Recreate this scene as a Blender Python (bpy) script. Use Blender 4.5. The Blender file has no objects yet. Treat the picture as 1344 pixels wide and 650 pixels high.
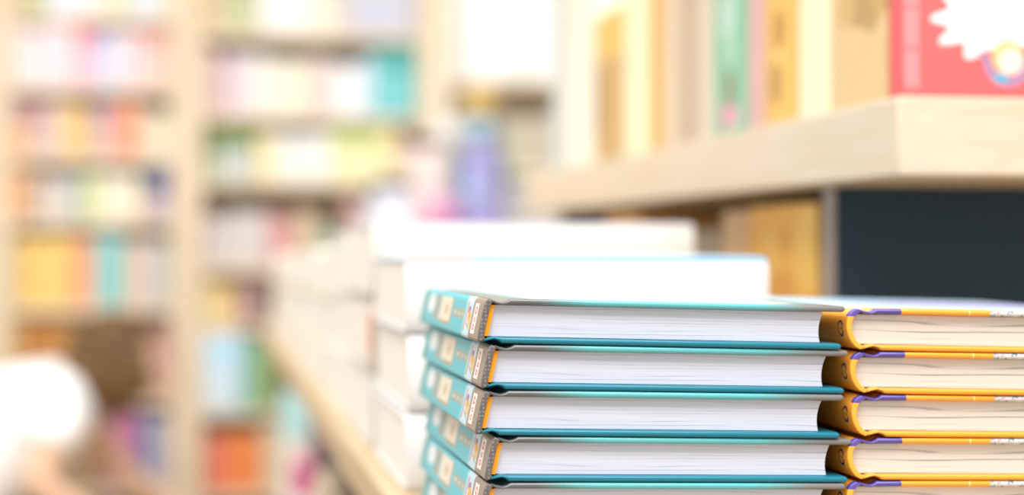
import bpy, bmesh, math, random
from mathutils import Matrix, Vector, Euler
random.seed(7)
SC = bpy.context.scene
COL = SC.collection
PI = math.pi

# ------------------------------------------------------------------ camera numbers
F = 2200.0                       # focal length in pixels of the 1344-wide frame
CAMZ = 0.93                      # lens height above the floor
YAW = math.atan((672 - 270) / F) # the table runs away from us, 10 degrees left of the lens axis
cs, sn = math.cos(YAW), math.sin(YAW)
VPX, HZ = 270.0, 325.0

def X_at(px, Y):                 # where, on the cross-plane Y, something seen at column px stands
    k = (px - VPX) * cs / F
    return k * Y * cs / (1 - k * sn)

def Z_at(py, X, Y):
    return CAMZ + (HZ - py) * (X * sn + Y * cs) / F

# ------------------------------------------------------------------ materials
def lin(c):
    return tuple(((v / 255) / 12.92 if v / 255 <= .04045 else ((v / 255 + .055) / 1.055) ** 2.4) for v in c)

MATS = {}
def new_mat(name, rough=.55, spec=.4):
    m = bpy.data.materials.new(name); m.use_nodes = True
    b = m.node_tree.nodes['Principled BSDF']
    b.inputs['Roughness'].default_value = rough
    b.inputs['Specular IOR Level'].default_value = spec
    return m, m.node_tree, b

def flat(c, rough=.55, k=.82, spec=.4, name=None):
    key = (c, rough, k, spec)
    if key not in MATS:
        m, nt, b = new_mat(name or 'colour_%d_%d_%d' % c, rough, spec)
        l = lin(c)
        nz = nt.nodes.new('ShaderNodeTexNoise'); nz.inputs['Scale'].default_value = 35
        tc = nt.nodes.new('ShaderNodeTexCoord'); nt.links.new(tc.outputs['Object'], nz.inputs['Vector'])
        mx = nt.nodes.new('ShaderNodeMix'); mx.data_type = 'RGBA'
        mx.inputs[6].default_value = (*[v * k * .96 for v in l], 1)
        mx.inputs[7].default_value = (*[min(1, v * k * 1.03) for v in l], 1)
        nt.links.new(nz.outputs['Fac'], mx.inputs[0]); nt.links.new(mx.outputs[2], b.inputs['Base Color'])
        MATS[key] = m
    return MATS[key]

class Paint:
    """procedural print: shapes laid over a base colour in an object's own coordinates (two chosen axes)"""
    def __init__(s, name, base, axes='xz', rough=.5, k=.82, spec=.4):
        s.m, s.nt, s.b = new_mat(name, rough, spec); s.k = k
        n = s.nt.nodes
        tc = n.new('ShaderNodeTexCoord'); sp = n.new('ShaderNodeSeparateXYZ'); s.nt.links.new(tc.outputs['Object'], sp.inputs[0])
        cb = n.new('ShaderNodeCombineXYZ'); ix = {'x': 0, 'y': 1, 'z': 2}
        s.nt.links.new(sp.outputs[ix[axes[0]]], cb.inputs[0]); s.nt.links.new(sp.outputs[ix[axes[1]]], cb.inputs[1])
        s.uv = cb.outputs[0]; s.obj = tc.outputs['Object']
        c = n.new('ShaderNodeRGB'); c.outputs[0].default_value = s.c(base); s.out = c.outputs[0]
    def c(s, c):
        return (*[v * s.k for v in lin(c)], 1)
    def math(s, op, a, b=None):
        m = s.nt.nodes.new('ShaderNodeMath'); m.operation = op
        for i, v in enumerate((a, b)):
            if v is None: continue
            if isinstance(v, (int, float)): m.inputs[i].default_value = v
            else: s.nt.links.new(v, m.inputs[i])
        return m.outputs[0]
    def local(s, u, v, hu, hv, rot):
        mp = s.nt.nodes.new('ShaderNodeMapping'); mp.vector_type = 'TEXTURE'
        mp.inputs['Location'].default_value = (u, v, 0); mp.inputs['Rotation'].default_value = (0, 0, rot)
        mp.inputs['Scale'].default_value = (hu, hv, 1); s.nt.links.new(s.uv, mp.inputs['Vector'])
        return mp.outputs[0]
    def add(s, mask, col):
        mx = s.nt.nodes.new('ShaderNodeMix'); mx.data_type = 'RGBA'
        s.nt.links.new(mask, mx.inputs[0]); s.nt.links.new(s.out, mx.inputs[6])
        if isinstance(col, tuple): mx.inputs[7].default_value = s.c(col)
        else: s.nt.links.new(col, mx.inputs[7])
        s.out = mx.outputs[2]; return s
    def rect(s, u0, u1, v0, v1, col, rot=0):
        p = s.local((u0 + u1) / 2, (v0 + v1) / 2, (u1 - u0) / 2, (v1 - v0) / 2, rot)
        ab = s.nt.nodes.new('ShaderNodeVectorMath'); ab.operation = 'ABSOLUTE'; s.nt.links.new(p, ab.inputs[0])
        sp = s.nt.nodes.new('ShaderNodeSeparateXYZ'); s.nt.links.new(ab.outputs[0], sp.inputs[0])
        return s.add(s.math('LESS_THAN', s.math('MAXIMUM', sp.outputs[0], sp.outputs[1]), 1.0), col)
    def _len(s, u, v, hu, hv, rot):
        p = s.local(u, v, hu, hv, rot)
        sp = s.nt.nodes.new('ShaderNodeSeparateXYZ'); s.nt.links.new(p, sp.inputs[0])
        q = s.math('ADD', s.math('MULTIPLY', sp.outputs[0], sp.outputs[0]), s.math('MULTIPLY', sp.outputs[1], sp.outputs[1]))
        return s.math('SQRT', q), sp
    def ell(s, u, v, hu, hv, col, rot=0):
        l, _ = s._len(u, v, hu, hv, rot)
        return s.add(s.math('LESS_THAN', l, 1.0), col)
    def ring(s, u, v, hu, hv, w, col, gap=0.0, lower=False, rot=0):
        l, sp = s._len(u, v, hu, hv, rot)
        mk = s.math('LESS_THAN', s.math('ABSOLUTE', s.math('SUBTRACT', l, 1.0)), w)
        if gap: mk = s.math('MULTIPLY', mk, s.math('GREATER_THAN', s.math('ABSOLUTE', sp.outputs[1]), gap))
        if lower: mk = s.math('MULTIPLY', mk, s.math('LESS_THAN', sp.outputs[1], 0.1))
        return s.add(mk, col)
    def burst(s, u, v, hu, hv, n, amp, col, rot=0):
        l, sp = s._len(u, v, hu, hv, rot)
        a = s.math('ARCTAN2', sp.outputs[1], sp.outputs[0])
        r = s.math('ADD', 1.0, s.math('MULTIPLY', s.math('SINE', s.math('MULTIPLY', a, n)), amp))
        return s.add(s.math('LESS_THAN', l, r), col)
    def mottle(s, u0, u1, v0, v1, scale, cols):
        nz = s.nt.nodes.new('ShaderNodeTexNoise'); nz.inputs['Scale'].default_value = scale; nz.inputs['Detail'].default_value = 1
        s.nt.links.new(s.obj, nz.inputs['Vector'])
        r = s.nt.nodes.new('ShaderNodeValToRGB'); r.color_ramp.interpolation = 'LINEAR'
        while len(r.color_ramp.elements) < len(cols): r.color_ramp.elements.new(.5)
        for i, c in enumerate(cols):
            r.color_ramp.elements[i].position = .34 + .32 * i / (len(cols) - 1); r.color_ramp.elements[i].color = s.c(c)
        s.nt.links.new(nz.outputs['Fac'], r.inputs[0])
        return s.rect(u0, u1, v0, v1, r.outputs[0])
    def fade(s, u0, u1, col, v0=-9, v1=9):
        sp = s.nt.nodes.new('ShaderNodeSeparateXYZ'); s.nt.links.new(s.uv, sp.inputs[0])
        mr = s.nt.nodes.new('ShaderNodeMapRange'); mr.interpolation_type = 'SMOOTHSTEP'
        s.nt.links.new(sp.outputs[0], mr.inputs[0]); mr.inputs[1].default_value = u0; mr.inputs[2].default_value = u1
        mk = s.math('MULTIPLY', mr.outputs[0], s.math('MULTIPLY', s.math('GREATER_THAN', sp.outputs[1], v0), s.math('LESS_THAN', sp.outputs[1], v1)))
        return s.add(mk, col)
    def dots(s, u0, u1, v0, v1, scale, size, col):
        vo = s.nt.nodes.new('ShaderNodeTexVoronoi'); vo.inputs['Scale'].default_value = scale; vo.inputs['Randomness'].default_value = .25
        s.nt.links.new(s.obj, vo.inputs['Vector'])
        p = s.local((u0 + u1) / 2, (v0 + v1) / 2, (u1 - u0) / 2, (v1 - v0) / 2, 0)
        ab = s.nt.nodes.new('ShaderNodeVectorMath'); ab.operation = 'ABSOLUTE'; s.nt.links.new(p, ab.inputs[0])
        sp = s.nt.nodes.new('ShaderNodeSeparateXYZ'); s.nt.links.new(ab.outputs[0], sp.inputs[0])
        return s.add(s.math('MULTIPLY', s.math('LESS_THAN', s.math('MAXIMUM', sp.outputs[0], sp.outputs[1]), 1.0), s.math('LESS_THAN', vo.outputs['Distance'], size)), col)
    def done(s):
        s.nt.links.new(s.out, s.b.inputs['Base Color']); return s.m

def page_mat(name, c, dark, axis='z', k=.8, dens=520, lines=600, streak=.5):
    """page edges: many thin leaves as fine stripes across one axis, with a few open gaps"""
    m, nt, b = new_mat(name, .8, .15); n = nt.nodes
    tc = n.new('ShaderNodeTexCoord')
    def stripes(dn, lng, detail):
        mp = n.new('ShaderNodeMapping')
        sc = {'x': (dn, lng, lng), 'y': (lng, dn, lng), 'z': (lng, lng, dn)}[axis]
        mp.inputs['Scale'].default_value = sc
        nt.links.new(tc.outputs['Object'], mp.inputs[0])
        z = n.new('ShaderNodeTexNoise'); z.inputs['Scale'].default_value = 1; z.inputs['Detail'].default_value = detail
        nt.links.new(mp.outputs[0], z.inputs['Vector']); return z.outputs['Fac']
    def ramp(f, a, bb, ca, cb):
        r = n.new('ShaderNodeValToRGB'); r.color_ramp.elements[0].position = a; r.color_ramp.elements[1].position = bb
        r.color_ramp.elements[0].color = (*ca, 1); r.color_ramp.elements[1].color = (*cb, 1); nt.links.new(f, r.inputs[0]); return r.outputs[0]
    L = tuple(v * k for v in lin(c)); D = tuple(v * k for v in lin(dark))
    M = tuple(a * (1 - streak * .3) + d * streak * .3 for a, d in zip(L, D))
    fine = ramp(stripes(dens * 2.6, 10, 2), .36, .64, M, L)
    def M_(op, a, b=None):
        q = n.new('ShaderNodeMath'); q.operation = op
        for i_, v_ in enumerate((a, b)):
            if v_ is None: continue
            if isinstance(v_, (int, float)): q.inputs[i_].default_value = v_
            else: nt.links.new(v_, q.inputs[i_])
        return q.outputs[0]
    sp = n.new('ShaderNodeSeparateXYZ'); nt.links.new(tc.outputs['Object'], sp.inputs[0])
    v = M_('ADD', M_('MULTIPLY', sp.outputs['xyz'.index(axis)], lines), M_('MULTIPLY', stripes(lines * .35, 11, 1), 2.4))
    ln = M_('LESS_THAN', M_('FRACT', v), .13)
    tone = stripes(lines * .9, 16, 1)
    gap = M_('MULTIPLY', ln, ramp(tone, .42, .66, (.08, .08, .08), (1, 1, 1)))
    mx = n.new('ShaderNodeMix'); mx.data_type = 'RGBA'
    nt.links.new(gap, mx.inputs[0]); nt.links.new(fine, mx.inputs[6]); mx.inputs[7].default_value = (*D, 1)
    nt.links.new(mx.outputs[2], b.inputs['Base Color'])
    return m

def wood_mat(name, c, c2, k=.8, scale=(3, 40, 40), rough=.5):
    m, nt, b = new_mat(name, rough, .3); n = nt.nodes
    tc = n.new('ShaderNodeTexCoord'); mp = n.new('ShaderNodeMapping'); mp.inputs['Scale'].default_value = scale
    nt.links.new(tc.outputs['Object'], mp.inputs[0])
    z = n.new('ShaderNodeTexNoise'); z.inputs['Scale'].default_value = 2; z.inputs['Detail'].default_value = 5; z.inputs['Distortion'].default_value = .6
    nt.links.new(mp.outputs[0], z.inputs['Vector'])
    r = n.new('ShaderNodeValToRGB'); r.color_ramp.elements[0].position = .3; r.color_ramp.elements[1].position = .65
    r.color_ramp.elements[0].color = (*[v * k for v in lin(c2)], 1); r.color_ramp.elements[1].color = (*[v * k for v in lin(c)], 1)
    nt.links.new(z.outputs['Fac'], r.inputs[0]); nt.links.new(r.outputs[0], b.inputs['Base Color'])
    return m

# ------------------------------------------------------------------ mesh helpers
def box(bm, x0, x1, y0, y1, z0, z1, mi=0):
    v = [bm.verts.new(p) for p in ((x0, y0, z0), (x1, y0, z0), (x1, y1, z0), (x0, y1, z0), (x0, y0, z1), (x1, y0, z1), (x1, y1, z1), (x0, y1, z1))]
    fs = [(0, 3, 2, 1), (4, 5, 6, 7), (0, 1, 5, 4), (1, 2, 6, 5), (2, 3, 7, 6), (3, 0, 4, 7)]
    return [bm.faces.new([v[i] for i in f]) for f in fs]

def strip(bm, lo, up, y0, y1, skew=None):
    """band between two equal-length polylines in x,z drawn out along y; one closed shell"""
    n = len(lo); g = {}
    for yi, y in enumerate((y0, y1)):
        for j, row in enumerate((lo, up)):
            for i, (x, z) in enumerate(row):
                if skew: x = skew(x, z)
                g[yi, j, i] = bm.verts.new((x, y, z))
    for i in range(n - 1):
        bm.faces.new((g[0, 0, i], g[0, 0, i + 1], g[0, 1, i + 1], g[0, 1, i]))
        bm.faces.new((g[1, 0, i + 1], g[1, 0, i], g[1, 1, i], g[1, 1, i + 1]))
        bm.faces.new((g[0, 0, i + 1], g[0, 0, i], g[1, 0, i], g[1, 0, i + 1]))
        bm.faces.new((g[0, 1, i], g[0, 1, i + 1], g[1, 1, i + 1], g[1, 1, i]))
    bm.faces.new((g[0, 0, 0], g[0, 1, 0], g[1, 1, 0], g[1, 0, 0]))
    e = n - 1
    bm.faces.new((g[0, 1, e], g[0, 0, e], g[1, 0, e], g[1, 1, e]))

def board_shell(bm, lo, up, y0, y1, skew=None):
    """cover board: like strip, with its three free edges rounded over"""
    h = min(abs(b[1] - a[1]) for a, b in zip(lo[-3:], up[-3:])); r = h * .46
    T_ = (.03, .22, .55, 1.0)
    d = lambda t: r - math.sqrt(max(0, r * r - (r - t * r) ** 2))
    lo, up = list(lo), list(up); xe = lo[-1][0]; zl, zu = lo[-1][1], up[-1][1]
    lo.pop(); up.pop()
    for t in reversed(T_):
        lo.append((xe - t * r, zl + d(t))); up.append((xe - t * r, zu - d(t)))
    st = [(y0 + t * r, d(t)) for t in T_] + [(y1 - t * r, d(t)) for t in reversed(T_)]
    n = len(lo); G = []
    for y, dd in st:
        a, b = [], []
        for (xl, z1), (xu, z2) in zip(lo, up):
            q = min(dd, abs(z2 - z1) * .45) * (1 if z2 > z1 else -1)
            a.append(bm.verts.new((skew(xl, z1) if skew else xl, y, z1 + q))); b.append(bm.verts.new((skew(xu, z2) if skew else xu, y, z2 - q)))
        G.append((a, b))
    for i in range(n - 1):
        bm.faces.new((G[0][0][i], G[0][0][i + 1], G[0][1][i + 1], G[0][1][i])); bm.faces.new((G[-1][0][i + 1], G[-1][0][i], G[-1][1][i], G[-1][1][i + 1]))
    for (a0, b0), (a1, b1) in zip(G, G[1:]):
        for i in range(n - 1):
            bm.faces.new((a0[i + 1], a0[i], a1[i], a1[i + 1])); bm.faces.new((b0[i], b0[i + 1], b1[i + 1], b1[i]))
        bm.faces.new((a0[0], b0[0], b1[0], a1[0])); bm.faces.new((b0[-1], a0[-1], a1[-1], b1[-1]))

def lathe(bm, prof, seg=24, c=(0, 0), z0=0):
    rings = []
    for r, z in prof:
        if r < 1e-6: rings.append([bm.verts.new((c[0], c[1], z0 + z))])
        else: rings.append([bm.verts.new((c[0] + r * math.cos(2 * PI * i / seg), c[1] + r * math.sin(2 * PI * i / seg), z0 + z)) for i in range(seg)])
    for a, b in zip(rings, rings[1:]):
        for i in range(seg):
            j = (i + 1) % seg
            if len(a) == 1: bm.faces.new((a[0], b[j], b[i])) if len(b) > 1 else None
            elif len(b) == 1: bm.faces.new((a[i], a[j], b[0]))
            else: bm.faces.new((a[i], a[j], b[j], b[i]))
    for R, fl in ((rings[0], True), (rings[-1], False)):
        if len(R) > 1: bm.faces.new(R[::-1] if fl else R)

def obj(name, bm, mats, parent=None, bevel=0, smooth=True, seg=2, sharp=32):
    me = bpy.data.meshes.new(name); bmesh.ops.recalc_face_normals(bm, faces=bm.faces[:]); bm.to_mesh(me); bm.free()
    for m in (mats if isinstance(mats, (list, tuple)) else [mats]): me.materials.append(m)
    o = bpy.data.objects.new(name, me); COL.objects.link(o)
    if parent: o.parent = parent
    if bevel:
        b = o.modifiers.new('bevel', 'BEVEL'); b.width = bevel; b.segments = seg; b.limit_method = 'ANGLE'; b.angle_limit = math.radians(35)
        b.harden_normals = False
    if smooth:
        for p in me.polygons: p.use_smooth = True
        me.set_sharp_from_angle(angle=math.radians(sharp))
    return o

def tag(o, label, cat, group=None):
    o['label'] = label; o['category'] = cat
    if group: o['group'] = group
    return o

def thing(name, label, cat, loc=(0, 0, 0), rot=(0, 0, 0), group=None):
    o = bpy.data.objects.new(name, None); COL.objects.link(o); o.empty_display_size = .02
    o.location = loc; o.rotation_euler = rot
    return tag(o, label, cat, group)

def struct(o):
    o['kind'] = 'structure'; return o

def dup(root, label, loc=None, rot=None):
    r = root.copy(); COL.objects.link(r); r['label'] = label
    if loc is not None: r.location = loc
    if rot is not None: r.rotation_euler = rot
    for ch in list(root.children):
        c = ch.copy(); COL.objects.link(c); c.parent = r
        for g in list(ch.children):
            d = g.copy(); COL.objects.link(d); d.parent = c
    return r

LYING = lambda a=0: (0, 0, a)
EDGE_LEFT = (PI / 2, 0, 0)                                                  # standing, spine towards -X
EDGE_FRONT = Matrix(((0, 0, 1), (1, 0, 0), (0, 1, 0))).to_euler()           # standing, spine towards -Y

# ------------------------------------------------------------------ a cloth-bound book, lying: spine at x=0, foot at y=0
def hardcover(t, W, L, T, ms, mf, mb, mp, round_back=0.0, board=.0027, inset=.0035, overhang=.009, lean=0.0, head=None, joint=True, bev=.0009):
    sk = lambda x, z: x + lean * (z - T / 2) * max(0, 1 - .55 * x / W)
    rb = round_back
    # spine board
    n = 14; outer, inner = [], []
    th = board * .95
    for i in range(n + 1):
        a = i / n; z = .0003 + (T - .0006) * a
        q = 2 * a - 1
        if rb: xo = rb * (1 - math.sqrt(max(0, 1 - (q * .985) ** 2)))
        else: xo = .0010 * abs(q) ** 14
        outer.append((xo, z))
        zi = .0003 + th * .55 + (T - .0006 - th * 1.1) * a
        inner.append((xo + th, zi))
    bm = bmesh.new(); strip(bm, outer, inner, 0, L, sk); obj('spine', bm, ms, t, bev * .5)
    x0 = outer[0][0] + th * .45
    # boards with the pressed hinge beside the spine
    if joint:
        lo = [(x0, .0004), (x0 + .0025, .0011), (x0 + .0050, .0016), (x0 + .0068, .0011), (x0 + .0082, .0001), (x0 + .03, 0), (W * .6, 0), (W - .0006, 0)]
        up = [(x0 + .0004, .0016), (x0 + .0025, .0024), (x0 + .0050, .0028), (x0 + .0066, board), (x0 + .0082, board), (x0 + .03, board), (W * .6, board), (W - .0006, board)]
    else:
        lo = [(x0, .0003), (W * .5, 0), (W - .0006, 0)]; up = [(x0, board), (W * .5, board), (W - .0006, board)]
    bm = bmesh.new(); board_shell(bm, lo, up, 0, L, sk); obj('back_cover', bm, mb, t, sharp=62)
    bm = bmesh.new(); board_shell(bm, [(x, T - z) for x, z in up], [(x, T - z) for x, z in lo], 0, L, sk); obj('front_cover', bm, mf, t, sharp=62)
    # leaves
    left, right = [], []
    for i in range(n + 1):
        a = i / n; z = board + .0002 + (T - 2 * board - .0004) * a; q = 2 * a - 1
        xo = rb * (1 - math.sqrt(max(0, 1 - (q * .9) ** 2))) if rb else 0
        left.append((xo + th + (.0022 if head else .0004), z)); right.append((W - overhang - .0012 * (1 - q * q), z))
    bm = bmesh.new(); strip(bm, left, right, inset, L - inset, sk); obj('page_block', bm, mp, t)
    if head:
        hl = [(x - .0021, z) for x, z in left]; hr = [(x - .0002, z) for x, z in left]
        bm = bmesh.new(); strip(bm, hl, hr, inset * .55, L - inset * .55, sk); obj('headband', bm, head, t)
    return t

# ================================================================== the setting
bm = bmesh.new(); box(bm, -4, 5, -2.2, 6.2, -.1, 0)
floor = struct(obj('floor', bm, wood_mat('floor_boards', (205, 180, 150), (180, 150, 120), scale=(1, 14, 1)), smooth=False))
bm = bmesh.new(); box(bm, -4, 5, 5.42, 5.52, 0, 3.1)
struct(obj('wall_back', bm, flat((240, 232, 220), .8), smooth=False))
bm = bmesh.new(); box(bm, 4.9, 5, -2.2, 5.42, 0, 3.1)
struct(obj('wall_right', bm, flat((240, 232, 220), .8), smooth=False))

# ================================================================== the display table
TAB = CAMZ - .1355
oak = wood_mat('pale_oak', (243, 226, 200), (234, 213, 183), k=.71, scale=(14, 3, 60))
oak_y = wood_mat('pale_oak_edge', (236, 210, 168), (222, 192, 150), k=.70, scale=(20, 3, 60))
slate = flat((34, 56, 74), .5, 1.0, .25, name='dark_slate_laminate')
t = thing('display_table', 'pale oak display table with dark base carrying the stacked books', 'table', (.097, .60, 0))
bm = bmesh.new(); box(bm, 0, 1.05, 0, 2.38, TAB - .027, TAB); obj('table_top', bm, oak_y, t, .002)
bm = bmesh.new(); box(bm, .093, .111, .06, 2.32, .06, TAB - .0272); obj('side_panel', bm, slate, t, .001)
bm = bmesh.new(); box(bm, .95, .968, .06, 2.32, .06, TAB - .0272); obj('side_panel', bm, slate, t, .001)
bm = bmesh.new(); box(bm, .1112, .9498, .06, .078, .06, TAB - .0272); obj('end_panel', bm, slate, t, .001)
bm = bmesh.new(); box(bm, .1112, .9498, 2.302, 2.32, .06, TAB - .0272); obj('end_panel', bm, slate, t, .001)
bm = bmesh.new(); box(bm, .12, .94, .09, 2.29, 0, .06); obj('plinth', bm, slate, t, .001)

# ================================================================== teal stack
TT = .0183; PT = .01855; TL = .185; TW = .154
TEAL = (86, 200, 215)
p = Paint('teal_spine_print', TEAL, 'yz', rough=.35)
p.rect(.170, .200, 0, TT, (96, 176, 178))
p.rect(.0258, .0420, 0, TT, (205, 236, 250)).rect(.0420, .0455, 0, TT, (140, 222, 226))
p.rect(-.002, .0258, -1, 1, (158, 143, 126)).rect(-.002, .0012, -1, 1, (104, 98, 98)).dots(-.002, .0012, -1, 1, 640, .30, (140, 134, 132))
p.rect(.0120, .0215, TT * .17, TT * .85, (255, 250, 248))
for a, b in ((.26, .36), (.44, .52), (.62, .76)):                            # red strokes on the white label
    p.ring(.0168, TT * (a + b) / 2, .0018, TT * (b - a) / 2, .34, (226, 92, 92))
p.rect(.0385, .0405, TT * .16, TT * .86, (226, 90, 130), rot=.22)
p.ell(.0335, TT * .66, .0030, TT * .10, (150, 110, 170)).ell(.0315, TT * .52, .0042, TT * .13, (246, 178, 66)).ell(.0300, TT * .38, .0036, TT * .10, (240, 200, 120))
p.rect(.0280, .0370, TT * .28, TT * .31, (150, 120, 90), rot=.3)
for y0, y1 in ((.046, .0535), (.0555, .0640), (.066, .077)):                 # small grey letters
    p.rect(y0, y1, TT * .43, TT * .66, (176, 172, 150)); p.rect(y0 + .0025, y1 - .002, TT * .50, TT * .58, (222, 214, 196))
p.rect(.083, .116, TT * .20, TT * .84, (186, 168, 138)); p.rect(.086, .120, TT * .28, TT * .86, (242, 232, 212))
p.ell(.100, TT * .56, .006, TT * .14, (216, 196, 164))
p.rect(.124, .137, TT * .24, TT * .88, (178, 166, 150)).ell(.152, TT * .62, .012, TT * .26, (242, 246, 250))
teal_spine = p.done()
p = Paint('teal_top_cover_print_and_sheen', (96, 186, 192), 'xy', rough=.22, spec=.6)
p.rect(.02, .14, .004, .17, (226, 234, 236))  # pale panel: the glossy cover's grazing reflection, painted into the colour
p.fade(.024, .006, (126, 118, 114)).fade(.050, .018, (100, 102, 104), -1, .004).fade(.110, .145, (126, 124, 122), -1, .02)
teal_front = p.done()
teal_back = flat((12, 130, 156), .3, .72, .5, 'teal_board')
teal_pages = page_mat('white_leaves', (229, 233, 248), (180, 180, 194), dens=420, k=.80, streak=.6, lines=620)
p = Paint('orange_headband', (255, 168, 30), 'xz', rough=.8, k=.95); p.dots(-1, 1, -1, 1, 900, .3, (255, 200, 110)); orange_band = p.done()

th0 = .0285
teal_labels = ['teal hardback lying on top of the stack of teal books', 'second teal hardback from the top of the teal stack',
               'third teal hardback down, in the middle of the teal stack', 'fourth teal hardback down the stack, pushed a little to the right',
               'fifth teal hardback down, cut by the bottom edge of the photo', 'lowest teal hardback, at the foot of the teal stack on the table']
dxs = [.0000, .0015, -.0009, .0030, .0000, .0008]
rz = [.000, .004, -.003, .003, .000, .002]
teal0 = None
for i in range(6):
    lvl = 5 - i
    loc = (.1085 + dxs[i], .664, CAMZ - .0199 - PT * (i + 1) - dxs[i] * th0)
    if teal0 is None:
        teal0 = thing('teal_book', teal_labels[0], 'book', loc, (0, th0, rz[0]), 'teal hardbacks stacked at the table corner')
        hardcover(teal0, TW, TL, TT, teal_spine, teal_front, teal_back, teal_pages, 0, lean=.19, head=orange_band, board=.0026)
    else:
        dup(teal0, teal_labels[i], loc, (0, th0, rz[i]))

# ================================================================== yellow stack
TY = .0178; PY = .01815; YL = .185; YW = .150
YEL = (255, 172, 58); PUR = (92, 78, 160)
p = Paint('yellow_spine_print', YEL, 'yz', rough=.4, k=.97)  # spine yellow lifted above the boards, standing in for light in the gap
p.rect(-.002, .2, TY * .80, TY * 1.1, PUR)
p.rect(.0035, .2, TY * .70, TY * 1.1, YEL)
p.ring(.0078, TY * .50, .0028, TY * .17, .17, (44, 48, 96), gap=.28)
p.ell(.0062, TY * .50, .0006, TY * .03, (44, 48, 96)).ell(.0096, TY * .50, .0006, TY * .03, (44, 48, 96))
y_spine = p.done()
p = Paint('yellow_top_cover_print', YEL, 'xy', rough=.3, spec=.5)
p.rect(.012, .2, .016, .3, (190, 226, 248)).rect(.05, .2, .05, .14, (196, 200, 238))
p.rect(-.002, .0240, -.01, .0045, PUR)
p.mottle(.0640, .2, -.01, .0075, 420, [(110, 116, 124), (160, 186, 192), (228, 224, 222), (222, 176, 172), (160, 160, 165)])
p.rect(.0545, .0550, -.01, .0060, (255, 226, 150))
y_front = p.done()
y_back = flat(YEL, .4, .82, name='yellow_board')
y_pages = page_mat('cream_leaves', (247, 240, 231), (128, 116, 122), dens=330, k=.75, streak=.16, lines=330)
yellow_labels = ['yellow hardback with rounded spine on top of the yellow stack', 'second yellow hardback from the top of the yellow stack',
                 'third yellow hardback down, in the middle of the yellow stack', 'fourth yellow hardback down the yellow stack',
                 'fifth yellow hardback down, cut by the bottom edge of the photo', 'lowest yellow hardback, at the foot of the yellow stack on the table']
ydx = [0, .0016, .0022, .0004, -.0016, .0006]
yel0 = None
for i in range(6):
    loc = (.2635 + max(0, ydx[i]) + .0004, .665, CAMZ - .0249 - PY * (i + 1) - ydx[i] * th0)
    rot = (0, .027, (.0, -.004, .003, .002, -.002, 0)[i])
    if yel0 is None:
        yel0 = thing('yellow_book', yellow_labels[0], 'book', loc, rot, 'yellow hardbacks stacked beside the teal ones')
        hardcover(yel0, YW, YL, TY, y_spine, y_front, y_back, y_pages, .0062, lean=-.14, board=.0024)
    else:
        dup(yel0, yellow_labels[i], loc, rot)

# ================================================================== white volumes behind, down the table
white_cov = flat((255, 255, 255), .45, .74, name='white_cloth')
cream_cov = flat((252, 248, 236), .5, .62, name='cream_cloth')
blue_top = flat((205, 232, 252), .3, .86, .5, 'pale_blue_cover')
lilac_top = flat((236, 234, 246), .35, .86, .5, 'pale_lilac_cover')
wpages = page_mat('white_volume_leaves', (250, 247, 240), (210, 205, 198), dens=260, k=.88, streak=.3)

def white_pile(n, Y, x0, length, depth, ztop, cov, top, labels, group, label_part=None, edge=None):
    h = (ztop - TAB) / n
    for i in range(n):
        loc = (x0 + length + (0, .0015, 0, .001)[i % 4], Y + (0, .001, .002, 0)[i % 4], TAB + .0002 + h * i)
        b = thing('white_book', labels[i], 'book', loc, (0, 0, PI / 2), group)
        sp_ = cov
        if edge and i == n - 1:
            P = Paint('spine_with_coloured_rim', edge[0], 'yz', k=edge[1]); P.rect(-1, 1, h - .0010 - .0036, 1, edge[2])
            if edge[3]: P.rect(edge[3][0], edge[3][1], h - .0010 - .0030, 1, edge[3][2])
            sp_ = P.done()
        hardcover(b, depth, length, h - .0010, sp_, top if i == n - 1 else cov, cov, wpages, .005, board=.0032, overhang=.003, inset=.0014, bev=.0012)
        if label_part and label_part[0] == i: label_part[1](b, h, length)

white_pile(3, .9155, .1082, .209, .186, CAMZ - .0045, white_cov, blue_top,
           ['thick white book at the bottom of the pile right behind the teal stack', 'thick white book in the middle of the pile right behind the teal stack',
            'thick white book with pale blue top right behind the teal stack'], 'thick white books right behind the teal stack', edge=((255, 255, 255), .74, (128, 190, 232), (.170, .3, (176, 150, 132))))

def orange_tab(b, h, length):
    bm = bmesh.new(); box(bm, .012, .034, length, length + .0008, h * .25, h * .8); o = obj('label', bm, flat((246, 170, 130), .6, .9), b, .0003)
    o['label'] = 'faded orange label on the book end'
    bm = bmesh.new(); box(bm, .012, .034, length, length + .0008, h * .02, h * .2); o = obj('label', bm, flat((196, 168, 146), .6, .9), b, .0003)
    o['label'] = 'brown strip on the book end'
white_pile(3, 1.108, .1085, .222, .186, CAMZ + .0178, cream_cov, lilac_top,
           ['cream book at the bottom of the second white pile', 'cream book with orange label, middle of the second white pile', 'cream book topping the tallest white pile, second behind the teal stack'],
           'cream books in the second white pile', (1, orange_tab), ((252, 248, 236), .62, (214, 210, 216), None))
ordn = ['third', 'fourth', 'fifth', 'sixth', 'seventh', 'eighth', 'ninth', 'tenth']
tops = [.012, -.004, -.001, -.006, -.012, -.008, -.018, -.014]
tints = [(255, 252, 242), (252, 246, 232), (255, 250, 238), (250, 240, 224), (255, 246, 228), (252, 243, 226), (250, 240, 220), (252, 242, 224)]
for k in range(8):
    c = flat(tints[k], .55, .84)
    pos = ['bottom', 'middle', 'top']
    white_pile(3, 1.30 + .193 * k, .109 + (0, .002, -.001, .001)[k % 4], .215, .188, CAMZ + tops[k], c, c,
               ['cream book at the %s of the %s pale pile along the table' % (q, ordn[k]) for q in pos], 'cream books in the %s pale pile' % ordn[k])

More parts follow.
